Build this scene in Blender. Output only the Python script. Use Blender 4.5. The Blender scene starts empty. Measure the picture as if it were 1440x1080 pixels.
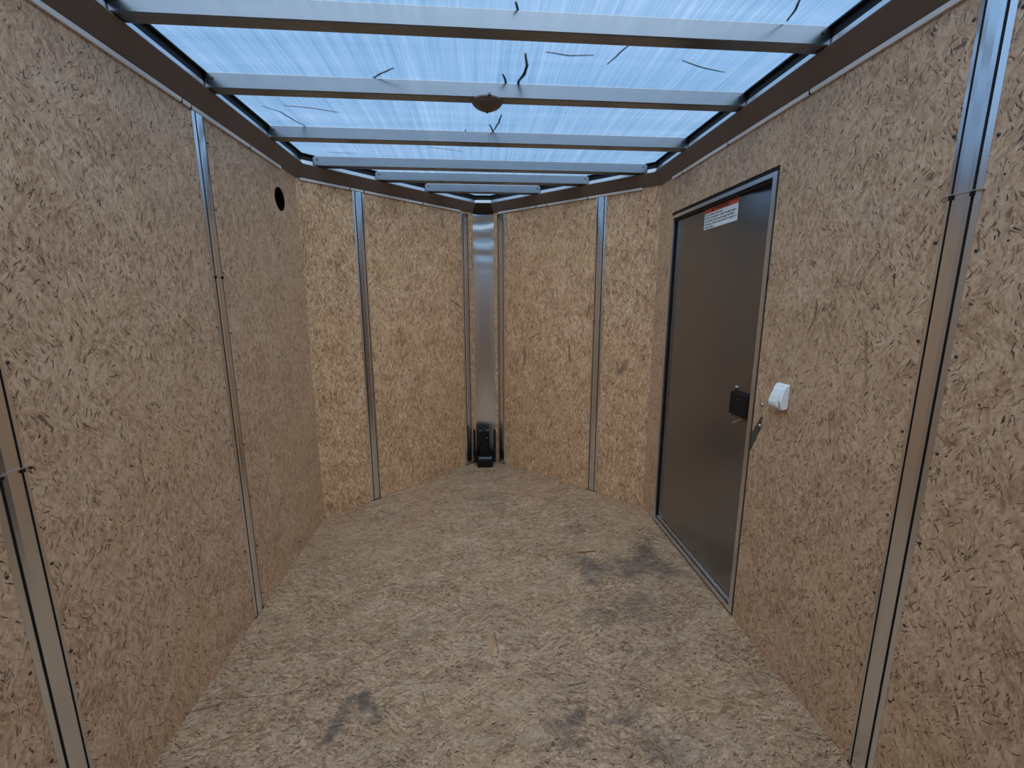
import bpy, bmesh, math, random
from mathutils import Vector, Matrix
from mathutils.geometry import tessellate_polygon

random.seed(11)
S = bpy.context.scene
COL = S.collection

# ------------------------------------------------------------------ camera
F_PX, YAW, PITCH, ROLL = 611.53, 0.07862, 0.18912, -0.0006
cam_data = bpy.data.cameras.new('camera')
cam_data.sensor_fit = 'HORIZONTAL'
cam_data.sensor_width = 36.0
cam_data.lens = 36.0 * F_PX / 1440.0
cam_data.clip_start = 0.02
cam = bpy.data.objects.new('camera', cam_data)
COL.objects.link(cam)
fw = Vector((math.sin(YAW) * math.cos(PITCH), math.cos(YAW) * math.cos(PITCH), -math.sin(PITCH)))
rt = Vector((math.cos(YAW), -math.sin(YAW), 0))
up = rt.cross(fw)
rt2 = rt * math.cos(ROLL) + up * math.sin(ROLL)
up2 = up * math.cos(ROLL) - rt * math.sin(ROLL)
cam.matrix_world = Matrix(((rt2.x, up2.x, -fw.x, -0.045), (rt2.y, up2.y, -fw.y, 0.0),
                           (rt2.z, up2.z, -fw.z, 1.1663), (0, 0, 0, 1)))
S.camera = cam

# ------------------------------------------------------------------ sky and exposure
SKY = 1.0
REAR_GLOW = (4.7, 4.6, 4.45)
world = bpy.data.worlds.new('overcast_sky')
S.world = world
world.use_nodes = True
bg = world.node_tree.nodes['Background']
nt = world.node_tree
# cloudy sky: blue towards the front horizon, plus an added bright lobe behind to light the nose walls
geo = nt.nodes.new('ShaderNodeTexCoord')
sep = nt.nodes.new('ShaderNodeSeparateXYZ'); nt.links.new(geo.outputs['Generated'], sep.inputs[0])
rw = nt.nodes.new('ShaderNodeValToRGB'); nt.links.new(sep.outputs[2], rw.inputs[0])
ce = rw.color_ramp.elements
ce[0].position = 0.0; ce[0].color = (.02, .12, .28, 1)
ce[1].position = 1.0; ce[1].color = (.62, .70, .80, 1)
q_ = ce.new(.42); q_.color = (.03, .25, .60, 1)
q_ = ce.new(.80); q_.color = (.42, .54, .72, 1)
dt = nt.nodes.new('ShaderNodeVectorMath'); dt.operation = 'DOT_PRODUCT'
nt.links.new(geo.outputs['Generated'], dt.inputs[0]); dt.inputs[1].default_value = (0, -.71, .71)
lb = nt.nodes.new('ShaderNodeMapRange'); lb.interpolation_type = 'SMOOTHSTEP'
nt.links.new(dt.outputs['Value'], lb.inputs[0]); lb.inputs[1].default_value = .15; lb.inputs[2].default_value = 1.0
lz = nt.nodes.new('ShaderNodeMapRange'); lz.interpolation_type = 'SMOOTHSTEP'
nt.links.new(sep.outputs[2], lz.inputs[0]); lz.inputs[1].default_value = .15; lz.inputs[2].default_value = .65
lm = nt.nodes.new('ShaderNodeMath'); lm.operation = 'MULTIPLY'
nt.links.new(lb.outputs[0], lm.inputs[0]); nt.links.new(lz.outputs[0], lm.inputs[1])
cl_ = nt.nodes.new('ShaderNodeVectorMath'); cl_.operation = 'SCALE'
cl_.inputs[0].default_value = REAR_GLOW; nt.links.new(lm.outputs[0], cl_.inputs['Scale'])
ad = nt.nodes.new('ShaderNodeVectorMath'); ad.operation = 'ADD'
nt.links.new(rw.outputs[0], ad.inputs[0]); nt.links.new(cl_.outputs[0], ad.inputs[1])
nt.links.new(ad.outputs[0], bg.inputs['Color'])
bg.inputs['Strength'].default_value = SKY
S.view_settings.view_transform = 'Standard'
S.view_settings.look = 'None'
S.view_settings.gamma = 1.0
S.view_settings.use_curve_mapping = False
S.view_settings.exposure = 0.0
S.cycles.max_bounces = 12
S.cycles.diffuse_bounces = 7
S.cycles.glossy_bounces = 4

# ------------------------------------------------------------------ materials
class NT:
    def __init__(self, name):
        self.m = bpy.data.materials.new(name)
        self.m.use_nodes = True
        self.t = self.m.node_tree
        self.bsdf = self.t.nodes['Principled BSDF']
        self.out = self.t.nodes['Material Output']
    def n(self, typ, **kw):
        nd = self.t.nodes.new(typ)
        for k, v in kw.items():
            setattr(nd, k, v)
        return nd
    def l(self, a, b):
        self.t.links.new(a, b)
    def val(self, sock, v):
        if hasattr(v, 'is_linked'):
            self.l(v, sock)
        else:
            sock.default_value = v
    def math(self, op, a, b=None, c=None, clamp=False):
        nd = self.n('ShaderNodeMath', operation=op, use_clamp=clamp)
        self.val(nd.inputs[0], a)
        if b is not None: self.val(nd.inputs[1], b)
        if c is not None: self.val(nd.inputs[2], c)
        return nd.outputs[0]
    def vec(self, op, a, b=None, scale=None):
        nd = self.n('ShaderNodeVectorMath', operation=op)
        self.val(nd.inputs[0], a)
        if b is not None: self.val(nd.inputs[1], b)
        if scale is not None: self.val(nd.inputs['Scale'], scale)
        return nd.outputs[0]
    def smooth(self, x, lo, hi):
        nd = self.n('ShaderNodeMapRange', interpolation_type='SMOOTHSTEP')
        self.val(nd.inputs[0], x)
        self.val(nd.inputs[1], lo); self.val(nd.inputs[2], hi)
        return nd.outputs[0]
    def ramp(self, x, stops, interp='LINEAR'):
        nd = self.n('ShaderNodeValToRGB')
        self.l(x, nd.inputs[0])
        nd.color_ramp.interpolation = interp
        e = nd.color_ramp.elements
        while len(e) > 1: e.remove(e[-1])
        e[0].position = stops[0][0]; e[0].color = (*stops[0][1], 1)
        for p, c in stops[1:]:
            q = e.new(p); q.color = (*c, 1)
        return nd.outputs[0]
    def mix(self, f, a, b, blend='MIX'):
        nd = self.n('ShaderNodeMix', data_type='RGBA', blend_type=blend)
        self.val(nd.inputs[0], f)
        self.val(nd.inputs[6], a if hasattr(a, 'is_linked') else (*a, 1))
        self.val(nd.inputs[7], b if hasattr(b, 'is_linked') else (*b, 1))
        return nd.outputs[2]
    def uv(self):
        return self.n('ShaderNodeUVMap').outputs[0]
    def mapping(self, v, scale, loc=(0, 0, 0), rot=0):
        nd = self.n('ShaderNodeMapping')
        self.l(v, nd.inputs[0])
        nd.inputs['Scale'].default_value = scale
        nd.inputs['Location'].default_value = loc
        nd.inputs['Rotation'].default_value = (0, 0, rot)
        return nd.outputs[0]
    def noise(self, v, scale, detail=3, rough=.55, dist=0):
        nd = self.n('ShaderNodeTexNoise')
        self.l(v, nd.inputs['Vector'])
        nd.inputs['Scale'].default_value = scale
        nd.inputs['Detail'].default_value = detail
        nd.inputs['Roughness'].default_value = rough
        nd.inputs['Distortion'].default_value = dist
        return nd.outputs['Fac']
    def voronoi(self, v, scale, feature='F1', rnd=1.0):
        nd = self.n('ShaderNodeTexVoronoi', voronoi_dimensions='2D', feature=feature)
        self.l(v, nd.inputs['Vector'])
        nd.inputs['Scale'].default_value = scale
        nd.inputs['Randomness'].default_value = rnd
        return nd
    def sep(self, v):
        nd = self.n('ShaderNodeSeparateXYZ'); self.l(v, nd.inputs[0]); return nd.outputs
    def bump(self, h, strength, dist=.002):
        nd = self.n('ShaderNodeBump')
        self.l(h, nd.inputs['Height'])
        nd.inputs['Strength'].default_value = strength
        nd.inputs['Distance'].default_value = dist
        self.l(nd.outputs[0], self.bsdf.inputs['Normal'])

def plain(name, col, rough=.5, metal=0.0, spec=.5):
    t = NT(name)
    t.bsdf.inputs['Base Color'].default_value = (*col, 1)
    t.bsdf.inputs['Roughness'].default_value = rough
    t.bsdf.inputs['Metallic'].default_value = metal
    t.bsdf.inputs['Specular IOR Level'].default_value = spec
    return t.m

def osb(name, palette, bias, spread, rough, spec, seed, stains=None, contrast=1.0, strands=(), cells=((16, 140, 26), (24, 250, 40), (40, 400, 60))):
    """pressed wood-strand board: overlapping strands of random direction, slivers and pits; uv in metres"""
    t = NT(name)
    uv0 = t.uv()
    uv = t.vec('ADD', uv0, (seed * 3.7, seed * 1.9, 0))
    layers = []
    for i, (cell, sx, sy) in enumerate(cells):
        v = t.vec('ADD', uv, (i * 1.37, i * 2.11, 0))
        wob = t.n('ShaderNodeTexNoise'); t.l(v, wob.inputs['Vector']); wob.inputs['Scale'].default_value = 40
        w = t.vec('SCALE', t.vec('SUBTRACT', wob.outputs['Color'], (.5, .5, .5)), scale=.018)
        v = t.vec('ADD', v, w)
        big = t.voronoi(v, cell)
        col = t.sep(big.outputs['Color'])
        loc = t.vec('SUBTRACT', v, big.outputs['Position'])
        ang = t.math('MULTIPLY_ADD', t.math('SUBTRACT', col[0], .5), spread, bias)
        vr = t.n('ShaderNodeVectorRotate', rotation_type='Z_AXIS')
        t.l(loc, vr.inputs['Vector']); t.l(ang, vr.inputs['Angle'])
        off = t.n('ShaderNodeCombineXYZ'); t.l(col[1], off.inputs[0]); t.l(col[2], off.inputs[1])
        v2 = t.vec('ADD', vr.outputs[0], t.vec('SCALE', off.outputs[0], scale=9.0))
        fine = t.voronoi(t.mapping(v2, (sx, sy, 1)), 1.0)
        layers.append((t.sep(fine.outputs['Color']), fine.outputs['Distance'], v2))
    (c1, d1, v1), (c2, d2, vv2), (c3, d3, v3) = layers
    # directional fibre grain, warped so that it meanders
    wn1 = t.n('ShaderNodeTexNoise'); t.l(uv, wn1.inputs['Vector']); wn1.inputs['Scale'].default_value = 14; wn1.inputs['Detail'].default_value = 3
    gv = t.vec('ADD', uv, t.vec('SCALE', t.vec('SUBTRACT', wn1.outputs['Color'], (.5, .5, .5)), scale=.07))
    grain = t.noise(t.mapping(gv, (150, 34, 1), rot=bias), 1.0, 4, .65)
    fib = t.noise(t.mapping(v1, (420, 60, 1)), 1.0, 2)
    fleck = t.noise(uv, 95, 3, .7)
    blot = t.noise(uv, 8, 5, .65)
    a = t.math('MULTIPLY_ADD', c1[0], .22, .39)
    a = t.math('MULTIPLY_ADD', t.math('SUBTRACT', c2[0], .5), .20, t.math('SUBTRACT', a, .0))
    a = t.math('MULTIPLY_ADD', t.math('SUBTRACT', grain, .5), .62, a)
    a = t.math('MULTIPLY_ADD', t.math('SUBTRACT', fib, .5), .34, a)
    a = t.math('MULTIPLY_ADD', t.math('SUBTRACT', fleck, .5), .42, a)
    a = t.math('MULTIPLY_ADD', t.math('SUBTRACT', blot, .5), .50, a)
    a = t.math('MULTIPLY_ADD', t.math('SUBTRACT', a, .5), contrast, .5, clamp=True)
    col = t.ramp(a, [(0, palette[0]), (.33, palette[1]), (.62, palette[2]), (1, palette[3])])
    # hue drift: yellowish and pinkish-grey patches
    drift = t.noise(uv, 2.4, 4, .6)
    col = t.mix(t.math('MULTIPLY', t.smooth(drift, .45, .68), .32), col, palette[4])
    d2n = t.noise(t.vec('ADD', uv, (11.3, 4.2, 0)), 5.5, 4, .6)
    col = t.mix(t.math('MULTIPLY', t.smooth(d2n, .50, .72), .30), col, palette[7])
    # pale chips
    chip = t.math('MULTIPLY', t.math('GREATER_THAN', c3[1], .94), t.smooth(d3, .46, .25))
    col = t.mix(t.math('MULTIPLY', chip, .42), col, palette[5])
    # dark slivers of varying strength, plus some long brown strands
    sl = t.math('MULTIPLY', t.math('LESS_THAN', c3[0], .11), t.smooth(d3, .55, .28))
    col = t.mix(t.math('MULTIPLY', sl, t.math('MULTIPLY_ADD', c3[2], .55, .45)), col, palette[6])
    sl2 = t.math('MULTIPLY', t.math('LESS_THAN', c2[1], .085), t.smooth(d2, .52, .25))
    col = t.mix(t.math('MULTIPLY', sl2, t.math('MULTIPLY_ADD', c2[2], .55, .4)), col, palette[6])
    sl3 = t.math('MULTIPLY', t.math('LESS_THAN', c1[1], .05), t.smooth(d1, .40, .15))
    col = t.mix(t.math('MULTIPLY', sl3, t.math('MULTIPLY_ADD', c1[2], .5, .45)), col, palette[0])
    # pits
    pit = t.voronoi(t.vec('ADD', uv, (5.3, 8.1, 0)), 34)
    pc = t.sep(pit.outputs['Color'])
    lim = t.math('MULTIPLY', pc[1], .085)
    pm = t.math('MULTIPLY', t.math('LESS_THAN', pit.outputs['Distance'], lim), t.math('GREATER_THAN', pc[0], .55))
    col = t.mix(t.math('MULTIPLY', pm, .9), col, (.012, .009, .007))
    if stains:
        xyz = t.sep(uv0)
        wn = t.n('ShaderNodeTexNoise'); t.l(uv0, wn.inputs['Vector'])
        wn.inputs['Scale'].default_value = 9; wn.inputs['Detail'].default_value = 5
        wo = t.sep(t.vec('SCALE', t.vec('SUBTRACT', wn.outputs['Color'], (.5, .5, .5)), scale=.34))
        rag = t.noise(uv0, 38, 4, .7)
        tot = None
        for (x, y, rx, ry, k) in stains:
            dx = t.math('DIVIDE', t.math('SUBTRACT', t.math('ADD', xyz[0], wo[0]), x), rx)
            dy = t.math('DIVIDE', t.math('SUBTRACT', t.math('ADD', xyz[1], wo[1]), y), ry)
            r = t.math('SQRT', t.math('ADD', t.math('MULTIPLY', dx, dx), t.math('MULTIPLY', dy, dy)))
            mk = t.math('MULTIPLY', t.smooth(r, 1.25, .15), k)
            tot = mk if tot is None else t.math('MAXIMUM', tot, mk)
        tot = t.math('MULTIPLY', tot, t.smooth(rag, .02, .60))
        col = t.mix(t.math('MULTIPLY', tot, .95), col, (.062, .056, .054))
        # scuffed pale film
        film = t.math('MULTIPLY', t.smooth(t.noise(t.mapping(uv0, (1.0, 3.2, 1)), 5, 5, .65), .52, .74), .34)
        col = t.mix(film, col, (.50, .41, .33))
    # single conspicuous strands, each given by its centre, length, width and direction
    if strands:
        xy = t.sep(uv0)
        rag2 = t.noise(uv0, 60, 4, .7)
        for (x, y, ln, wd, ang, tint, k) in strands:
            ca, sa = math.cos(ang), math.sin(ang)
            px = t.math('SUBTRACT', xy[0], x); py = t.math('SUBTRACT', xy[1], y)
            u_ = t.math('ADD', t.math('MULTIPLY', px, ca), t.math('MULTIPLY', py, sa))
            w_ = t.math('SUBTRACT', t.math('MULTIPLY', py, ca), t.math('MULTIPLY', px, sa))
            w_ = t.math('ADD', w_, t.math('MULTIPLY', t.math('SUBTRACT', rag2, .5), wd * 1.3))
            mk = t.math('MULTIPLY', t.smooth(t.math('ABSOLUTE', u_), ln / 2, ln * .40), t.smooth(t.math('ABSOLUTE', w_), wd / 2, wd / 5))
            col = t.mix(t.math('MULTIPLY', mk, k), col, tint)
    t.l(col, t.bsdf.inputs['Base Color'])
    rr = t.math('MULTIPLY_ADD', t.noise(uv, 30, 3), .25, rough - .12)
    t.l(rr, t.bsdf.inputs['Roughness'])
    t.bsdf.inputs['Specular IOR Level'].default_value = spec
    h = t.math('ADD', t.math('MULTIPLY', c1[2], .5), t.math('MULTIPLY', c2[2], .5))
    h = t.math('SUBTRACT', h, t.math('MULTIPLY', pm, 1.5))
    h = t.math('SUBTRACT', h, t.math('MULTIPLY', sl, .8))
    t.bump(h, .35, .0012)
    return t.m

PAL_WALL = [(.19, .095, .048), (.42, .255, .150), (.585, .385, .245), (.76, .56, .405),
            (.56, .365, .20), (.86, .72, .58), (.045, .022, .011), (.55, .395, .295)]
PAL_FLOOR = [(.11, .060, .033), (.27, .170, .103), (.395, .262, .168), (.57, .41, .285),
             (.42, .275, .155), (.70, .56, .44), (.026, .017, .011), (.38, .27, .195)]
PAL_NOSE = [(.20, .092, .040), (.47, .27, .142), (.66, .415, .24), (.84, .60, .40),
            (.62, .385, .19), (.92, .75, .57), (.040, .019, .009), (.58, .40, .27)]
DK, BR = (.05, .028, .016), (.17, .085, .045)
def seg(x0, y0, x1, y1, wd, tint, k):
    return ((x0 + x1) / 2, (y0 + y1) / 2, math.hypot(x1 - x0, y1 - y0), wd, math.atan2(y1 - y0, x1 - x0), tint, k)
ST_L = [seg(1.332, 1.117, 1.39, 1.072, .008, (.20, .11, .05), .8), seg(.878, .952, .905, .912, .009, DK, .7), seg(1.10, .80, 1.105, .68, .006, BR, .6)]
ST_R = [seg(-1.153, 1.175, -1.15, 1.12, .010, BR, .7), seg(-1.15, 1.12, -1.175, 1.07, .010, BR, .6), seg(-.876, 1.325, -.892, 1.30, .006, BR, .8),
        seg(-.870, 1.30, -.885, 1.275, .005, BR, .7), seg(-.985, 1.10, -.962, .96, .012, BR, .45), seg(-1.06, .875, -1.04, .785, .007, BR, .6),
        seg(-.985, 1.69, -.975, 1.62, .006, BR, .5), seg(-.885, 1.645, -.862, 1.650, .010, DK, .7), seg(-.937, 1.225, -.93, 1.195, .006, DK, .7)]
ST_NL = [seg(.935, 1.178, 1.035, 1.118, .020, (.16, .12, .09), .8), seg(.262, 1.36, .268, 1.30, .012, BR, .6), seg(.78, .94, .785, .89, .014, BR, .6),
         seg(.389, .80, .392, .75, .014, BR, .5), seg(.46, .345, .52, .340, .010, BR, .6)]
ST_NR = [seg(2.130, .875, 2.138, .740, .022, BR, .75), seg(2.478, .905, 2.487, .785, .018, BR, .75), seg(2.815, .745, 2.868, .85, .040, (.20, .125, .08), .55),
         seg(2.79, .745, 2.845, .80, .035, (.18, .11, .07), .5), seg(2.159, .915, 2.275, .968, .010, BR, .7), seg(2.261, 1.06, 2.270, .98, .009, BR, .6),
         seg(2.069, .79, 2.072, .74, .016, BR, .6), seg(2.62, 1.20, 2.60, 1.08, .02, BR, .4), seg(2.34, .34, 2.37, .40, .016, BR, .7), seg(2.42, .60, 2.47, .62, .010, BR, .6),
         seg(2.66, .93, 2.65, .84, .03, (.62, .40, .17), .5), seg(2.36, 1.25, 2.34, 1.15, .012, BR, .5)]
NOSE_CELLS = ((13, 150, 21), (20, 250, 32), (30, 360, 44))
M_osb_side = osb('strand_board_side', PAL_WALL, 0.0, 1.9, .48, .5, 1, contrast=1.2, strands=ST_L)
M_osb_side2 = osb('strand_board_side_b', PAL_WALL, 0.0, 1.9, .48, .5, 4, contrast=1.2, strands=ST_R)
M_osb_nose = osb('strand_board_nose', PAL_NOSE, 0.0, 1.5, .55, .35, 2, contrast=1.6, strands=ST_NL, cells=NOSE_CELLS)
M_osb_nose2 = osb('strand_board_nose_b', PAL_NOSE, 0.0, 1.5, .55, .35, 2, contrast=1.6, strands=ST_NR, cells=NOSE_CELLS)
M_osb_back = osb('strand_board_rear', PAL_WALL, 0.0, 1.9, .48, .5, 6, contrast=1.3)
STAINS = [(.45, 1.75, .11, .10, .8), (.40, 1.67, .07, .05, .6), (.72, 1.82, .10, .12, .85), (.66, 1.71, .16, .10, .75),
          (.76, 1.66, .10, .10, .7), (.57, 1.47, .14, .09, .55), (.42, 1.40, .10, .08, .4), (-.41, 1.09, .09, .035, .85),
          (-.46, 1.06, .06, .025, .7), (.19, .99, .06, .05, .6), (.36, 1.0, .07, .04, .6), (.42, .93, .08, .05, .5),
          (-.30, 1.36, .06, .05, .35), (-.02, 2.45, .14, .07, .45), (.06, 2.38, .12, .06, .35), (.45, 2.05, .10, .06, .3)]
STRANDS = [(.453, 1.837, .10, .020, .10, (.14, .058, .032), .95), (-.016, 1.312, .10, .024, 1.62, (.40, .235, .12), .9),
           (.004, 1.315, .11, .006, 1.67, (.15, .08, .045), .8), (.247, 1.129, .065, .006, .10, (.03, .022, .02), .85),
           (-.43, 1.66, .06, .01, .25, (.07, .05, .035), .7), (-.10, 1.172, .55, .0028, .015, (.10, .065, .04), .75),
           (-.72, 1.163, .26, .0035, .01, (.09, .06, .04), .8), (-.18, 1.19, .11, .003, .03, (.08, .05, .03), .6),
           (-.25, 1.57, .055, .005, .3, (.06, .045, .035), .7), (-.60, 1.40, .05, .004, .2, (.05, .035, .03), .7),
           (.03, 1.44, .06, .004, .15, (.07, .05, .04), .6), (-.22, 1.115, .055, .005, 1.92, (.04, .03, .025), .6),
           (-.87, 1.13, .07, .008, .12, (.10, .07, .05), .7)]
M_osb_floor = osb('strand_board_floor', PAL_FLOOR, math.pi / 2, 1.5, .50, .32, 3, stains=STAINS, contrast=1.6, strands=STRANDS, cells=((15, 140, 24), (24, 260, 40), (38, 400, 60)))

def metal_brushed(name, col, rough, axis_scale, amp=.08, bump=.0, metal=1.0, tint=.13):
    t = NT(name)
    tc = t.n('ShaderNodeTexCoord').outputs['Object']
    nz = t.noise(t.mapping(tc, axis_scale), 1.0, 4, .6)
    t.l(t.mix(nz, tuple(c * (1 - tint) for c in col), tuple(min(1, c * (1 + tint)) for c in col)), t.bsdf.inputs['Base Color'])
    t.l(t.math('MULTIPLY_ADD', t.math('SUBTRACT', nz, .5), amp * 2, rough), t.bsdf.inputs['Roughness'])
    t.bsdf.inputs['Metallic'].default_value = metal
    if bump:
        t.bump(nz, bump, .001)
    return t.m

M_alu = metal_brushed('mill_aluminium', (.80, .815, .84), .22, (60, 60, 3), amp=.02, tint=.03)
M_bow = metal_brushed('roof_bow_aluminium', (.22, .245, .275), .28, (3, 60, 60), amp=.03, tint=.06)
M_frame = plain('door_frame_aluminium', (.74, .75, .77), .30, 1.0)
M_cove = plain('cove_brown_grey_coating', (.185, .145, .122), .5, 0.0, .22)
M_white_edge = plain('white_edge_plastic', (.78, .79, .80), .35)
M_black = plain('black_rubber_and_groove_shade', (.008, .008, .009), .55, spec=.3)  # rubber parts, and the shade painted into the joint strip grooves
M_black_paint = plain('black_painted_steel', (.006, .0065, .008), .45, spec=.22)
M_screw = plain('dark_screw_steel', (.09, .085, .08), .4, .9)
M_screw_bright = plain('bright_screw_steel', (.45, .43, .41), .3, 1.0)
M_white_plastic = plain('white_plastic', (.80, .82, .84), .4)
M_dome = plain('dome_plastic_in_shade', (.14, .115, .10), .35, spec=.3)  # white plastic, its backlit shade put into the dark brown colour
M_twig = plain('twig_bark', (.045, .034, .027), .9, spec=.05)
M_strap = plain('dark_grey_strap', (.075, .065, .06), .6)

def door_mat():
    t = NT('door_skin_metal')
    tc = t.n('ShaderNodeTexCoord').outputs['Object']
    nz = t.noise(t.mapping(tc, (4, 1.5, 700)), 1.0, 2)
    lo = t.noise(t.mapping(tc, (1, 3, 2)), 1.5, 2)
    t.l(t.mix(lo, (.255, .245, .236), (.27, .26, .25)), t.bsdf.inputs['Base Color'])
    t.bsdf.inputs['Roughness'].default_value = .26
    t.bsdf.inputs['Metallic'].default_value = .9
    t.bump(lo, .08, .02)
    return t.m
M_door = door_mat()

def nose_mat():
    t = NT('nose_sheet_aluminium')
    tc = t.n('ShaderNodeTexCoord').outputs['Object']
    wv = t.n('ShaderNodeTexWave', wave_type='BANDS', bands_direction='Z')
    t.l(tc, wv.inputs['Vector'])
    wv.inputs['Scale'].default_value = 3.0; wv.inputs['Distortion'].default_value = 3.2
    wv.inputs['Detail'].default_value = 2; wv.inputs['Detail Scale'].default_value = 1.2
    z = t.sep(tc)[2]
    h = t.math('MULTIPLY', wv.outputs['Fac'], t.smooth(z, 1.30, 1.70))
    t.bsdf.inputs['Base Color'].default_value = (.82, .83, .84, 1)
    t.bsdf.inputs['Metallic'].default_value = 1.0
    t.bsdf.inputs['Roughness'].default_value = .24
    t.bump(h, .35, .012)
    return t.m
M_nose = nose_mat()

def roof_mat():
    t = NT('translucent_fibreglass')
    tc = t.n('ShaderNodeTexCoord').outputs['Object']
    s1 = t.noise(t.mapping(tc, (42, .9, 1)), 1.0, 4, .6)
    s2 = t.noise(t.mapping(tc, (170, 2.2, 1)), 1.0, 3, .6)
    c1 = t.noise(t.mapping(tc, (.8, 11, 1)), 1.0, 3, .5)
    a = t.math('ADD', t.math('MULTIPLY', s1, .5), t.math('MULTIPLY', s2, .5))
    a = t.math('MULTIPLY_ADD', t.math('SUBTRACT', c1, .5), .35, a)
    fib = t.ramp(a, [(.28, (.22, .35, .46)), (.44, (.33, .475, .60)), (.58, (.42, .56, .69)), (.74, (.64, .75, .84))])
    tr = t.n('ShaderNodeBsdfTranslucent'); t.l(fib, tr.inputs['Color'])
    tp = t.n('ShaderNodeBsdfTransparent'); t.l(t.mix(.5, fib, (.80, .88, .95)), tp.inputs['Color'])
    gl = t.n('ShaderNodeBsdfDiffuse'); t.l(fib, gl.inputs['Color'])
    m1 = t.n('ShaderNodeMixShader'); m1.inputs[0].default_value = .16
    t.l(tr.outputs[0], m1.inputs[1]); t.l(gl.outputs[0], m1.inputs[2])
    m2 = t.n('ShaderNodeMixShader'); m2.inputs[0].default_value = .62
    t.l(m1.outputs[0], m2.inputs[1]); t.l(tp.outputs[0], m2.inputs[2])
    t.l(m2.outputs[0], t.out.inputs['Surface'])
    t.t.nodes.remove(t.bsdf)
    return t.m
M_roof = roof_mat()

# ------------------------------------------------------------------ mesh helpers
class MB:
    def __init__(self):
        self.v = []; self.f = []; self.u = {}; self.smooth = False
    def add(self, vs, fs):
        b = len(self.v); self.v += [Vector(p) for p in vs]; self.f += [[b + i for i in q] for q in fs]
        return self
    def box(self, x0, x1, y0, y1, z0, z1):
        return self.add([(x0, y0, z0), (x1, y0, z0), (x1, y1, z0), (x0, y1, z0), (x0, y0, z1), (x1, y0, z1), (x1, y1, z1), (x0, y1, z1)],
                        [(0, 3, 2, 1), (4, 5, 6, 7), (0, 1, 5, 4), (1, 2, 6, 5), (2, 3, 7, 6), (3, 0, 4, 7)])
    def loft(self, A, B):
        """closed solid between two equal polygons"""
        n = len(A)
        return self.add(list(A) + list(B), [list(range(n))[::-1], list(range(n, 2 * n))] +
                        [(i, (i + 1) % n, n + (i + 1) % n, n + i) for i in range(n)])
    def tube(self, pts, r, seg=8):
        pts = [Vector(p) for p in pts]
        rings = []
        for i, p in enumerate(pts):
            d = (pts[min(i + 1, len(pts) - 1)] - pts[max(i - 1, 0)]).normalized()
            a = d.orthogonal().normalized()
            if rings:
                a = (rings[-1][1] - d * rings[-1][1].dot(d)).normalized()
            rr = r[i] if isinstance(r, (list, tuple)) else r
            b = d.cross(a)
            rings.append(([p + a * (rr * math.cos(2 * math.pi * k / seg)) + b * (rr * math.sin(2 * math.pi * k / seg)) for k in range(seg)], a))
        vs = [q for R_, _ in rings for q in R_]; m = len(rings)
        fs = [(i * seg + k, i * seg + (k + 1) % seg, (i + 1) * seg + (k + 1) % seg, (i + 1) * seg + k) for i in range(m - 1) for k in range(seg)]
        fs += [list(range(seg))[::-1], [(m - 1) * seg + k for k in range(seg)]]
        return self.add(vs, fs)
    def lathe(self, prof, seg=40, c=(0, 0, 0)):
        vs = []; fs = []
        for r, z in prof:
            vs += [(c[0] + r * math.cos(2 * math.pi * k / seg), c[1] + r * math.sin(2 * math.pi * k / seg), c[2] + z) for k in range(seg)]
        m = len(prof)
        fs = [(i * seg + k, i * seg + (k + 1) % seg, (i + 1) * seg + (k + 1) % seg, (i + 1) * seg + k) for i in range(m - 1) for k in range(seg)]
        fs += [list(range(seg))[::-1], [(m - 1) * seg + k for k in range(seg)]]
        return self.add(vs, fs)
    def build(self, name, mat, parent=None, smooth=False, bevel=0.0, world=False, uv=None):
        me = bpy.data.meshes.new(name)
        off = Vector((0, 0, 0))
        if world and parent is not None:
            off = Vector(parent.location)
            if parent.parent is not None: off += Vector(parent.parent.location)
        me.from_pydata([v - off for v in self.v], [], self.f)
        bm = bmesh.new(); bm.from_mesh(me)
        bmesh.ops.recalc_face_normals(bm, faces=bm.faces)
        if uv:
            L = bm.loops.layers.uv.new('UVMap')
            for f in bm.faces:
                for lp in f.loops: lp[L].uv = uv(lp.vert.co + off)
        bm.to_mesh(me); bm.free()
        if smooth:
            for p_ in me.polygons: p_.use_smooth = True
            try: me.set_sharp_from_angle(angle=math.radians(40))
            except Exception: pass
        me.materials.append(mat)
        o = bpy.data.objects.new(name, me); COL.objects.link(o)
        if parent is not None: o.parent = parent
        if bevel:
            md = o.modifiers.new('bevel', 'BEVEL'); md.width = bevel; md.segments = 2; md.limit_method = 'ANGLE'
        return o

def empty(name, loc, rz=0.0, parent=None):
    o = bpy.data.objects.new(name, None); COL.objects.link(o)
    o.location = loc; o.rotation_euler = (0, 0, rz); o.empty_display_size = .05
    if parent is not None: o.parent = parent
    return o
def tag(o, label, cat, group=None):
    o['label'] = label; o['category'] = cat
    if group: o['group'] = group
    return o
def structure(o, label=None):
    o['kind'] = 'structure'
    if label: o['label'] = label
    return o
def slab(outer, holes, place, depth):
    """flat panel with holes: (u, v) outline, place(u, v, d) -> world point, d from 0 (front) to depth (back)"""
    mb = MB()
    loops = [outer] + holes
    flat = [p for l in loops for p in l]
    tris = tessellate_polygon([[Vector((p[0], p[1], 0)) for p in l] for l in loops])
    n = len(flat)
    vs = [place(p[0], p[1], 0) for p in flat] + [place(p[0], p[1], depth) for p in flat]
    fs = [tuple(t_) for t_ in tris] + [tuple(i + n for i in t_[::-1]) for t_ in tris]
    b = 0
    for l in loops:
        k = len(l)
        fs += [(b + i, b + (i + 1) % k, n + b + (i + 1) % k, n + b + i) for i in range(k)]
        b += k
    mb.add(vs, fs)
    return mb

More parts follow.
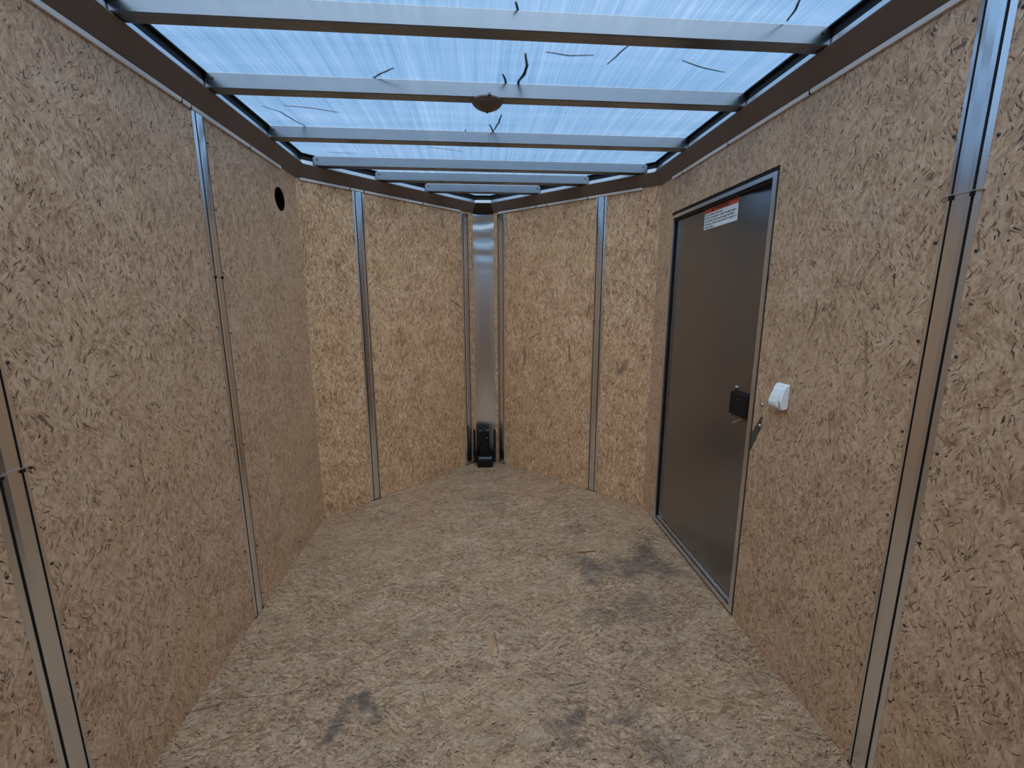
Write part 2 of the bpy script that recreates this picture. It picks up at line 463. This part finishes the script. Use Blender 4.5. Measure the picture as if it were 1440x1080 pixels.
# ------------------------------------------------------------------ the room
W2, H, YB = .89, 1.737, -1.15
PL, PR = Vector((-.89, 2.263)), Vector((.89, 2.270))       # where the side walls meet the nose walls
NL, NR = Vector((-.066, 3.062)), Vector((.074, 3.054))     # where the nose walls meet the nose sheet
ZR = 1.840                                                  # underside of roof skin
HT = 1.80                                                   # board tops, hidden behind the cove

fl = MB()
ring = [(-.91, YB - .02), (.91, YB - .02), (.91, 2.29), (.09, 3.09), (-.09, 3.09), (-.91, 2.29)]
fl.loft([(x, y, 0) for x, y in ring], [(x, y, -.03) for x, y in ring])
structure(fl.build('floor', M_osb_floor, uv=lambda c: (c.x, c.y)))

hy, hz, hr = 2.074, 1.600, .049
hole = [(hy + hr * math.cos(2 * math.pi * k / 40), hz + hr * math.sin(2 * math.pi * k / 40)) for k in range(40)]
w = slab([(YB, .0005), (PL.y, .0005), (PL.y, HT), (YB, HT)], [hole], lambda u, v, d: (-.89 - d, u, v), .012)
structure(w.build('wall_left', M_osb_side, uv=lambda c: (c.y, c.z)))
DY0, DY1, DZ1 = 1.368, 2.124, 1.577
w = slab([(YB, .0005), (DY0, .0005), (DY0, DZ1), (DY1, DZ1), (DY1, .0005), (PR.y, .0005), (PR.y, HT), (YB, HT)], [],
         lambda u, v, d: (.89 + d, u, v), .012)
structure(w.build('wall_right', M_osb_side2, uv=lambda c: (-c.y, c.z)))

def nose_frame(A, B, inward):
    t_ = (B - A); L = t_.length; t_ = t_ / L
    n_ = Vector((-t_.y, t_.x))
    if n_.dot(inward) < 0: n_ = -n_
    return A, t_, n_, L
FL = nose_frame(PL, NL, Vector((1, -1))); FR = nose_frame(PR, NR, Vector((-1, -1)))
for nm, (A, t_, n_, L), s in (('wall_front_left', FL, 1), ('wall_front_right', FR, -1)):
    w = slab([(0, .0005), (L, .0005), (L, HT), (0, HT)], [],
             lambda u, v, d: (A.x + t_.x * u - n_.x * d, A.y + t_.y * u - n_.y * d, v), .012)
    structure(w.build(nm, M_osb_nose if s > 0 else M_osb_nose2, uv=lambda c, A=A, t_=t_, s=s: (s * (Vector((c.x, c.y)) - A).dot(t_) + (3 if s < 0 else 0), c.z)))
ns = MB()
K = 24
xs = [-.075 + .158 * i / K for i in range(K + 1)]
row = [(x, 3.066 + .010 * (1 - ((x - .004) / .08) ** 2)) for x in xs]
front = [(x, y) for x, y in row]; back = [(x, y + .003) for x, y in row][::-1]
ns.loft([(x, y, .0005) for x, y in front + back], [(x, y, HT) for x, y in front + back])
structure(ns.build('wall_front', M_nose, smooth=True))
bk = MB().box(-.91, .91, YB - .02, YB, .0005, ZR)
structure(bk.build('wall_back', M_osb_back, uv=lambda c: (c.x, c.z)))
cl = MB()
cl.add([(-.93, YB - .02, ZR), (.93, YB - .02, ZR), (.93, 2.30, ZR), (.10, 3.12, ZR), (-.10, 3.12, ZR), (-.93, 2.30, ZR)], [(0, 1, 2, 3, 4, 5)])
structure(cl.build('ceiling', M_roof))

# cove rails: 45 degree face, lip, upright return and dark roof flange, mitred at each turn
PATH = [Vector((-.89, YB)), PL, NL, NR, PR, Vector((.89, YB))]
def inset(i, a):
    """corner i of PATH moved a metres into the room along the mitre"""
    ns_ = []
    for j in (i - 1, i):
        if 0 <= j < len(PATH) - 1:
            d = (PATH[j + 1] - PATH[j]).normalized()
            ns_.append(Vector((d.y, -d.x)))
    if len(ns_) == 1: return PATH[i] + ns_[0] * a
    m = (ns_[0] + ns_[1]); m = m / m.dot(ns_[0])
    return PATH[i] + m * a
def sweep(i, prof):
    A = [(*inset(i, a), z) for a, z in prof]; B = [(*inset(i + 1, a), z) for a, z in prof]
    return MB().loft(A, B)
COVE = [(.0005, H), (.050, 1.7905), (.0495, 1.793), (.036, 1.793), (.036, 1.835), (.0005, 1.835)]
LIP = [(.0362, 1.7932), (.0412, 1.7932), (.0410, 1.8110), (.0362, 1.8110)]
FLANGE = [(.0362, 1.8114), (.0390, 1.8114), (.0390, 1.8345), (.0500, 1.8350), (.0500, 1.8392), (.0005, 1.8392), (.0005, 1.8353), (.0362, 1.8353)]
EDGE = [(.0008, H - .0085), (.0070, H - .008), (.0095, H + .002), (.0008, H - .0008)]
def along(i, t0, t1, prof):
    """a piece of rail profile between two distances from corner i"""
    d = (PATH[i + 1] - PATH[i]).normalized(); n_ = Vector((d.y, -d.x))
    A = [(*(PATH[i] + d * t0 + n_ * a), z) for a, z in prof]; B = [(*(PATH[i] + d * t1 + n_ * a), z) for a, z in prof]
    return A, B
rails = [(0, [(0.0, 1.972), (1.978, 2.600), (2.606, 2.642), (2.648, 2.985), (2.991, 3.25)]),
         (1, [(.02, .270), (.276, .350), (.356, .735), (.741, 1.03)]),
         (2, []),
         (3, [(.10, .415), (.421, .695), (.701, .775), (.781, 1.085)]),
         (4, [(.14, .235), (.241, .60), (.606, 1.00), (1.006, 1.53), (1.536, 3.0)])]
for k, (i, pieces) in enumerate(rails):
    rail = sweep(i, COVE).build('trim_%d' % (k + 1), M_cove if i != 2 else plain('nose_cap_dark_brown', (.05, .034, .027), .5, spec=.2))
    structure(rail)
    sweep(i, FLANGE).build('roof_flange', M_black, rail)
    sweep(i, LIP).build('inner_lip', M_frame, rail)
    if i == 3: # distances above run from the side-wall corner; this rail starts at the nose
        Ltot = (PATH[4] - PATH[3]).length
        pieces = [(Ltot - b, Ltot - a) for a, b in pieces]
    for j, (t0, t1) in enumerate(pieces):
        A, B = along(i, t0, t1, EDGE)
        MB().loft(A, B).build('edge_strip', M_white_edge, rail)
        if j:
            tm = (pieces[j - 1][1] + t0) / 2 if i != 3 else (pieces[j - 1][0] + t1) / 2
            d = (PATH[i + 1] - PATH[i]).normalized(); n_ = Vector((d.y, -d.x)); q = PATH[i] + d * tm + n_ * .005
            MB().lathe([(.0035, -.004), (.0035, .004)], 10, (q.x, q.y, H - .005)).build('screw', M_black, rail)

# ------------------------------------------------------------------ joint strips between the boards
screw_mesh = {}
def screw(parent, x, y, z, mat=None, r=.0034):
    mat = mat or M_screw
    key = (mat.name, r)
    if key not in screw_mesh:
        pts = [(0, 0, 0), (0, .0008, 0), (0, .0016, 0)]
        o = MB().tube([(0, -.0005, 0), (0, .0010, 0), (0, .0020, 0)], [r, r, r * .6], 10).build('screw', mat, parent)
        screw_mesh[key] = o.data
    else:
        o = bpy.data.objects.new('screw', screw_mesh[key]); COL.objects.link(o); o.parent = parent
    o.location = (x, y, z)
    return o
def strip(p, n, top, seam, label, hw=.031, cw=.0165, step=.2, tab=True, zoff=.07):
    """aluminium joint strip on a wall: local x along the wall, local y into the room"""
    root = empty('joint_strip', (p[0], p[1], 0), math.atan2(-n[0], n[1]))
    tag(root, label, 'joint strip', 'aluminium joint strips between the wall boards')
    g = .0052
    def section(z0, z1):
        mb = MB()
        for a, b, h0, h1 in ((-hw, -cw - g, .0016, .0048), (cw + g, hw, .0048, .0016)):
            mb.loft([(a, .0002, z0), (b, .0002, z0), (b, h1, z0), (a, h0, z0)], [(a, .0002, z1), (b, .0002, z1), (b, h1, z1), (a, h0, z1)])
        mb.loft([(-cw, .0002, z0), (cw, .0002, z0), (cw, .0055, z0), (cw * .5, .0066, z0), (-cw * .5, .0066, z0), (-cw, .0055, z0)],
                [(-cw, .0002, z1), (cw, .0002, z1), (cw, .0055, z1), (cw * .5, .0066, z1), (-cw * .5, .0066, z1), (-cw, .0055, z1)])
        return mb
    section(seam + .0012, top).build('upper_length', M_alu, root)
    section(.006, seam - .0012).build('lower_length', M_alu, root)
    for s in (-1, 1):
        MB().box(s * (cw + g / 2) - g / 2 + .0001, s * (cw + g / 2) + g / 2 - .0001, .0002, .0012, .007, top - .002).build('groove_shade', M_black, root)  # black strip stands in for the shade down in the groove
    if tab:
        MB().box(-hw - .004, hw + .004, .0003, .0105, seam - .0010, seam + .0010).build('seam_tab', M_alu, root)
        for s in (-1, 1):
            MB().box(s * (cw + g / 2) - .0035, s * (cw + g / 2) + .0035, .0003, .0085, seam - .009, seam - .0012).build('seam_plug', M_black, root)
    MB().box(-hw, hw, .0003, .004, .0008, .0058).build('foot_gasket', M_black, root)
    z = zoff
    while z < top - .05:
        for s in (-1, 1):
            screw(root, s * (hw + .0085), .0002, z + s * .012)
        z += step
    return root
nl, nr = FL[2], FR[2]
def onL(u): return (FL[0].x + FL[1].x * u, FL[0].y + FL[1].y * u)
def onR(u): return (FR[0].x + FR[1].x * u, FR[0].y + FR[1].y * u)
TOP = H - .0105
strip((-.89, 1.532), (1, 0), TOP, 1.247, 'aluminium joint strip on left wall, the one nearest the round hole')
strip((-.89, .806), (1, 0), TOP, .865, 'dark wide aluminium joint strip on left wall closest to the viewer')
strip((.89, .816), (-1, 0), TOP, 1.368, 'wide aluminium joint strip on right wall, nearer the viewer than the metal door')
strip(onL(.318), nl, TOP, .646, 'aluminium joint strip in the middle of the left angled nose wall')
strip(onR(.333), nr, TOP, 1.056, 'aluminium joint strip in the middle of the right angled nose wall')
strip(onL(1.073), nl, TOP, .58, 'narrow aluminium joint strip at the left of the shiny nose sheet', tab=True, hw=.033)
strip(onR(1.068), nr, TOP, .52, 'narrow aluminium joint strip at the right of the shiny nose sheet', tab=True, hw=.033)

# ------------------------------------------------------------------ roof bows
LBL = ['grey metal roof bow nearest the viewer, crossing the top of the picture',
       'grey metal roof bow carrying the round dome light',
       'grey metal roof bow just beyond the dome light, third from the viewer',
       'grey metal roof bow ending where the side walls meet the angled nose walls',
       'short grey metal roof bow over the nose, second from the nose tip',
       'shortest grey metal roof bow, closest to the nose tip']
def xl(y, a):
    q = inset(0, a).x
    A, t_, n_, L = FL
    return max(q, A.x + (a - n_.y * (y - A.y)) / n_.x)
def xr(y, a):
    q = inset(5, a).x
    A, t_, n_, L = FR
    return min(q, A.x + (a - n_.y * (y - A.y)) / n_.x)
ZB = 1.7945
for (y0, wd), lb in zip(((1.165, .042), (1.516, .044), (1.920, .046), (2.282, .044), (2.512, .050), (2.738, .042)), LBL):
    y1 = y0 + wd
    root = empty('roof_bow', (0, y0 + wd / 2, ZB))
    tag(root, lb, 'roof bow', 'metal bows under the translucent roof')
    a = .0418
    zt = ZR - .0012
    yy = [y0, y1]
    P = [(xl(y0, a), y0), (xr(y0, a), y0), (xr(y1, a), y1), (xl(y1, a), y1)]
    MB().loft([(x, y, ZB) for x, y in P], [(x, y, zt) for x, y in P]).build('box_section', M_bow, root, bevel=.0025, world=True)
    for x in (xl(y0, a) + .022, xr(y0, a) - .022):
        MB().tube([(x, y0 + .0005, ZB + .028), (x, y0 - .003, ZB + .028)], .0038, 10).build('screw', M_screw, root, world=True)

# ------------------------------------------------------------------ dome light under the second bow
dm = empty('dome_light', (-.003, 1.540, ZB))
tag(dm, 'round white dome light with a pointed centre, hanging under a roof bow', 'ceiling light')
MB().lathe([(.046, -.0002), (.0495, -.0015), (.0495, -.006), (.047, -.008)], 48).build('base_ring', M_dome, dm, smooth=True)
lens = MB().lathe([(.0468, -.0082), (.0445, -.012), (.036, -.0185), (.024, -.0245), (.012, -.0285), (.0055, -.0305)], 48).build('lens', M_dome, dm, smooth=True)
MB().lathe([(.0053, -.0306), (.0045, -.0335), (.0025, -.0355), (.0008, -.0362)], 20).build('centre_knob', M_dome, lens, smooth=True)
MB().lathe([(.0055, 0), (.0055, .005), (.003, .008)], 14, (.006, -.0485, -.004)).build('side_tab', M_screw, dm, smooth=True)

# ------------------------------------------------------------------ twigs and debris lying on the roof skin
TW = [([(-.372, 1.539), (-.322, 1.490), (-.278, 1.456)], .0030, 'straight twig on the roof, left of the dome light, over the bay before it'),
      ([(.043, 1.465), (.055, 1.515), (.060, 1.560)], .0034, 'short curved twig on the roof just right of the dome light'),
      ([(.100, 1.350), (.111, 1.414), (.108, 1.46), (.095, 1.51), (.100, 1.575)], .0042, 'thickest twig on the roof, brown and forked, right of the dome light'),
      ([(.153, 1.338), (.221, 1.352), (.291, 1.344)], .0026, 'long curved twig lying crosswise right of the forked brown twig'),
      ([(.379, 1.262), (.360, 1.33), (.342, 1.389)], .0024, 'slanting thin twig at the nearest bow, right of the crosswise twig'),
      ([(.550, 1.350), (.61, 1.378), (.657, 1.392), (.708, 1.404)], .0026, 'bent twig far right on the roof, near the right cove'),
      ([(.013, 1.852), (.028, 1.91), (.040, 1.968)], .0030, 'left leg of the crossed twigs beyond the dome light'),
      ([(.055, 1.757), (.049, 1.83), (.032, 1.915)], .0030, 'right leg of the crossed twigs beyond the dome light'),
      ([(-.079, 1.909), (-.088, 1.95), (-.093, 1.985)], .0024, 'tiny twig stub beyond the dome light, left of the crossed twigs'),
      ([(-.252, 2.126), (-.17, 2.15), (-.096, 2.180)], .0022, 'thin straight twig over the bay beyond the third roof bow'),
      ([(-.790, 1.75), (-.745, 1.80), (-.728, 1.87), (-.700, 1.94)], .0030, 'slanting twig at far left on the roof, near the left cove'),
      ([(-.713, 1.740), (-.617, 1.755), (-.538, 1.785)], .0028, 'long crosswise twig at far left, beside a slanting one'),
      ([(.053, 1.140), (.067, 1.185)], .0028, 'stubby twig over the nearest bow, above the picture centre'),
      ([(.698, 1.080), (.715, 1.12), (.725, 1.160)], .0028, 'thin curved twig at the top right corner of the roof'),
      ([(-.732, 2.229), (-.66, 2.236), (-.597, 2.238)], .0022, 'faint crosswise twig near the left end of the fourth roof bow'),
      ([(.166, 2.515), (.185, 2.57), (.196, 2.636)], .0024, 'thin bent twig over the nose, between the last roof bows')]
for pts, r, lb in TW:
    c = Vector((*pts[0], ZR + .0015))
    o = bpy.data.objects.new('twig', None)
    mb = MB()
    P = [Vector((x, y, ZR + .0006 + r)) - c for x, y in pts]
    fine = []
    for a, b in zip(P[:-1], P[1:]):
        for k in range(3):
            q = a.lerp(b, k / 3); fine.append(q + Vector((random.uniform(-1, 1), random.uniform(-1, 1), 0)) * .0012)
    fine.append(P[-1])
    m = len(fine)
    mb.tube(fine, [r * (.6 + .5 * math.sin(math.pi * (k + 1) / (m + 1))) for k in range(m)], 7)
    if 'forked' in lb:
        s = Vector((.113, 1.412, ZR + .0008 + r)) - c
        mb.tube([s, s + Vector((-.008, .05, 0)), s + Vector((-.020, .095, 0))], [.0030, .0026, .0015], 7)
    for q in mb.v:      # weighed down flat against the skin
        q.z = (q.z + c.z - ZR) * .42 + .0002 + ZR - c.z
    tw = mb.build('twig', M_twig, smooth=True)
    tw.location = c
    tag(tw, lb, 'twig', 'twigs lying on the translucent roof')

# ------------------------------------------------------------------ side door
door = empty('door_1', (.89, (DY0 + DY1) / 2, 0))
structure(door, 'dark metal side door with a warning label, set in the right wall')
def ring_part(y0, y1, z0, z1, wy0, wy1, wz0, wz1, xa, xb):
    """rectangular ring standing in the y-z plane between x = xa and xb"""
    mb = MB()
    O = [(y0, z0), (y1, z0), (y1, z1), (y0, z1)]; I = [(y0 + wy0, z0 + wz0), (y1 - wy1, z0 + wz0), (y1 - wy1, z1 - wz1), (y0 + wy0, z1 - wz1)]
    for k in range(4):
        j = (k + 1) % 4
        mb.loft([(xa, *O[k]), (xa, *O[j]), (xa, *I[j]), (xa, *I[k])], [(xb, *O[k]), (xb, *O[j]), (xb, *I[j]), (xb, *I[k])])
    return mb
XP = .905
fy0, fy1, fz0, fz1 = 1.373, 2.114, .012, 1.561
ring_part(DY0 + .0003, DY1 - .0003, .0008, DZ1 - .0003, .032, .034, .035, .040, .8935, .9015).build('gap_backing', M_black, door, world=True)  # black ring behind the gap around the frame
ring_part(fy0, fy1, fz0, fz1, .019, .018, .018, .014, .886, .8933).build('frame', M_frame, door, world=True)
ring_part(fy0 + .019, fy1 - .018, fz0 + .018, fz1 - .014, .006, .006, .006, .008, .9017, XP - .0002).build('weatherstrip', M_black, door, world=True)
MB().box(.8936, .8975, 1.396, 2.085, .0325, .0385).build('sill', M_frame, door, world=True)
MB().box(.8990, .9030, 1.398, 2.079, .0385, .0455).build('sill', M_frame, door, world=True)
MB().box(.9020, .9046, 2.073, 2.080, .05, 1.535).build('edge_bead', M_frame, door, world=True)
# the skin bows outward a little at its upper near corner
pn = MB()
NY, NZ = 24, 60
py0, py1, pz0, pz1 = DY0 - .005, DY1 + .005, .0008, DZ1 + .005
def sst(x, a, b):
    q = min(1, max(0, (x - a) / (b - a))); return q * q * (3 - 2 * q)
def skin_x(y, z):
    return XP + .020 * max(0, (z - 1.36) / .217) ** 2 * sst(y, 1.598, 1.46)
gv = [(skin_x(py0 + (py1 - py0) * i / NY, pz0 + (pz1 - pz0) * j / NZ), py0 + (py1 - py0) * i / NY, pz0 + (pz1 - pz0) * j / NZ)
      for j in range(NZ + 1) for i in range(NY + 1)]
gf = [(j * (NY + 1) + i, j * (NY + 1) + i + 1, (j + 1) * (NY + 1) + i + 1, (j + 1) * (NY + 1) + i) for j in range(NZ) for i in range(NY)]
nv = len(gv)
gv += [(XP + .032, y, z) for _, y, z in gv]
gf += [tuple(nv + k for k in q[::-1]) for q in gf]
rim = [i for i in range(NY + 1)] + [j * (NY + 1) + NY for j in range(1, NZ + 1)] + [NZ * (NY + 1) + i for i in range(NY - 1, -1, -1)] + [j * (NY + 1) for j in range(NZ - 1, 0, -1)]
gf += [(rim[k], rim[(k + 1) % len(rim)], nv + rim[(k + 1) % len(rim)], nv + rim[k]) for k in range(len(rim))]
pn.add(gv, gf)
panel = pn.build('panel', M_door, door, world=True, smooth=True)
# warning label
LY, LZ, LW, LH = 1.838, 1.4545, .238, .0815
HD = .0195
XS = XP - .0006
lab = MB().box(XS, XP - .0001, LY - LW, LY, LZ, LZ + LH).build('warning_label', plain('label_white', (.80, .82, .84), .35), door, world=True)
lab['label'] = 'white label with an orange WARNING band'
MB().box(XS - .0002, XS, LY - LW, LY, LZ + LH - HD, LZ + LH).build('warning_band', plain('label_orange', (.62, .10, .03), .4), lab, world=True)
M_ink = plain('label_ink', (.01, .01, .012), .5)
def lettering(body, size, y_left, z_base, bold=0.0, width=None):
    cu = bpy.data.curves.new('lettering', 'FONT'); cu.body = body; cu.size = size; cu.offset = bold
    tmp = bpy.data.objects.new('lettering_tmp', cu); COL.objects.link(tmp)
    dg = bpy.context.evaluated_depsgraph_get(); dg.update()
    me = bpy.data.meshes.new_from_object(tmp.evaluated_get(dg))
    bpy.data.objects.remove(tmp)
    sx = 1.0
    if width:
        mx = max(v.co.x for v in me.vertices); sx = width / mx
    off = Vector(lab.parent.location)
    for v in me.vertices:
        v.co = Vector((XS - .0004, y_left - v.co.x * sx, z_base + v.co.y)) - off
    me.name = 'lettering'
    me.materials.clear(); me.materials.append(M_ink)
    o = bpy.data.objects.new('lettering', me); COL.objects.link(o); o.parent = lab
    return o
lettering('WARNING', .0185, LY - .078, LZ + LH - HD + .0035, .0004, .100)
tz = LZ + LH - HD + .003
MB().loft([(XS - .0004, LY - .052, tz), (XS - .0004, LY - .071, tz), (XS - .0004, LY - .0615, tz + .0145)],
          [(XS - .0002, LY - .052, tz), (XS - .0002, LY - .071, tz), (XS - .0002, LY - .0615, tz + .0145)]).build('alert_triangle', M_ink, lab, world=True)
for k, (tx, wdt) in enumerate((('Do not sleep in this unit.', .128), ('Carbon monoxide or other harmful vapors', .222),
                               ('could enter the area through the floor', .212), ('openings, which could result in death or', .226),
                               ('serious injury.', .070))):
    lettering(tx, .0125, LY - .006, LZ + LH - HD - .0112 - k * .0117, .0002, wdt)
# lock case and its screws
lk = MB()
sec = lambda y0, y1, z0, z1, x: [(x, y0, z0), (x, y1, z0), (x, y1, z1), (x, y0, z1)]
lk.loft(sec(1.396, 1.512, .752, .843, XP - .0002), sec(1.399, 1.508, .756, .838, XP - .020))
lock = lk.build('lock_case', M_black_paint, door, world=True, bevel=.003)
lock['label'] = 'black lock case on the door'
sc1 = MB().lathe([(.0065, 0), (.0065, .004), (.004, .007)], 14).build('screw', M_screw_bright, door)
sc1.rotation_euler = (0, -math.pi / 2, 0); sc1.location = (XP - .0005 - .89, 1.500 - door.location.y, .853)
sc2 = MB().lathe([(.0042, 0), (.0042, .003), (.002, .005)], 12).build('screw', M_screw_bright, door)
sc2.rotation_euler = (0, -math.pi / 2, 0); sc2.location = (XP - .0005 - .89, 1.518 - door.location.y, .751)
MB().tube([(XP - .010, 1.500, .749), (XP - .024, 1.468, .7485)], .0033, 8).build('screw', M_screw_bright, door, world=True)
MB().tube([(XP - .010, 1.440, .749), (XP - .026, 1.466, .728)], .0036, 8).build('screw', M_screw_bright, door, world=True)
MB().tube([(XP - .0205, 1.455, .818), (XP - .022, 1.455, .818)], .003, 8).build('screw', M_screw_bright, door, world=True)

# screws and dark strap end beside the door
def wall_screw(y, z, label):
    o = MB().lathe([(.0062, 0), (.0062, .002), (.0045, .0055), (.0022, .0066)], 16).build('hex_screw', M_screw_bright, smooth=True)
    o.rotation_euler = (0, -math.pi / 2, 0); o.location = (.8898, y, z)
    tag(o, label, 'screw', 'screws in the right wall beside the door')
wall_screw(1.328, .829, 'upper shiny screw in the right wall between door lock and white switch')
wall_screw(1.329, .757, 'lower shiny screw in the right wall holding the dark strap end')
st = MB()
st.loft([(.8896, 1.366, .655), (.8896, 1.366, .722), (.8896, 1.330, .785), (.8896, 1.322, .790), (.8896, 1.323, .752)],
        [(.8880, 1.366, .655), (.8880, 1.366, .722), (.8880, 1.330, .785), (.8880, 1.322, .790), (.8880, 1.323, .752)])
tag(st.build('strap_end', M_strap), 'dark grey pointed strap end on the right wall at the door frame, below the lock', 'strap')

# white rocker switch
sw = empty('light_switch', (.89, 1.235, .875))
tag(sw, 'small white wedge-shaped plastic switch on the right wall beside the door', 'light switch')
prof = [(-.0003, .842), (-.018, .838), (-.0215, .848), (-.0265, .866), (-.0235, .880), (-.017, .902), (-.010, .914), (-.0003, .917)]
A = [(.89 + x, 1.212, z) for x, z in prof]; B = [(.89 + x, 1.262, z) for x, z in prof]
MB().loft(A, B).build('housing', M_white_plastic, sw, world=True, bevel=.002)
rk = []
for x, z in [(-.0262, .848), (-.0305, .846), (-.0345, .852), (-.0355, .862), (-.0305, .880), (-.0200, .902), (-.0165, .9025), (-.0225, .882), (-.0268, .866)]:
    rk.append((x, z))
MB().loft([(.89 + x, 1.219, z) for x, z in rk], [(.89 + x, 1.255, z) for x, z in rk]).build('rocker', M_white_plastic, sw, world=True, bevel=.0008)

# ------------------------------------------------------------------ round hole in the left wall: black duct behind the board
du = MB()
seg = 40
def rg(r, x): return [(x, hy + r * math.cos(2 * math.pi * k / seg), hz + r * math.sin(2 * math.pi * k / seg)) for k in range(seg)]
r0, r1, r2, r3 = rg(hr - .0004, -.8905), rg(hr - .0004, -.98), rg(hr - .0025, -.975), rg(hr - .0025, -.8905)
vs = r0 + r1 + r2 + r3
fs = []
for a in range(4):
    b = (a + 1) % 4
    if a == 1: continue
    fs += [(a * seg + k, a * seg + (k + 1) % seg, b * seg + (k + 1) % seg, b * seg + k) for k in range(seg)]
fs += [[seg + k for k in range(seg)], [2 * seg + k for k in range(seg)][::-1]]
du.add(vs, fs)
tag(du.build('vent_duct', plain('duct_black', (.003, .003, .003), .9, spec=.05), smooth=True),
    'round black duct opening high on the left wall near the nose corner', 'vent')

# ------------------------------------------------------------------ black bracket standing on the floor in the nose tip
br = empty('floor_bracket', (-.006, 2.985, 0))
tag(br, 'black steel bracket with upright post and square base, on the floor at the nose tip', 'bracket')
def bx(*a): return MB().box(*a)
bx(-.060, .050, 2.932, 3.005, .001, .066).build('base_block', M_black_paint, br, world=True, bevel=.004)
MB().loft([(-.050, 2.9315, .058), (.040, 2.9315, .058), (.040, 2.944, .075), (-.050, 2.944, .075)],
          [(-.050, 2.936, .056), (.040, 2.936, .056), (.040, 2.950, .073), (-.050, 2.950, .073)]).build('sloping_plate', plain('black_satin_plate', (.010, .011, .014), .25), br, world=True)
post = MB().loft([(-.040, 2.957, .0665), (.030, 2.957, .0665), (.030, 3.005, .0665), (-.040, 3.005, .0665)],
          [(-.044, 2.962, .262), (.026, 2.962, .262), (.026, 3.000, .262), (-.044, 3.000, .262)]).build('upright_post', M_black_paint, br, world=True, bevel=.003)
MB().lathe([(.013, .2622), (.013, .267), (.008, .275), (.003, .277)], 16, (-.010, 2.981, 0)).build('cap_knob', M_black_paint, post, world=True, smooth=True)
for x0, x1 in ((-.089, -.0605), (.0505, .072)):
    bx(x0, x1, 2.985, 3.012, .020, .115).build('side_ear', M_black_paint, br, world=True, bevel=.003)
for x in (-.079, .066):
    bx(x - .008, x + .008, 3.014, 3.024, .02, .255).build('side_bar', M_black_paint, br, world=True, bevel=.002)
for x, z in ((.012, .214), (-.022, .141)):
    MB().tube([(x, 2.9575, z), (x, 2.953, z)], .0032, 10).build('bolt', M_screw_bright, post, world=True)
for x in (-.084, .064):
    MB().tube([(x, 2.986, .045), (x, 2.982, .045)], .003, 10).build('bolt', M_screw_bright, br, world=True)
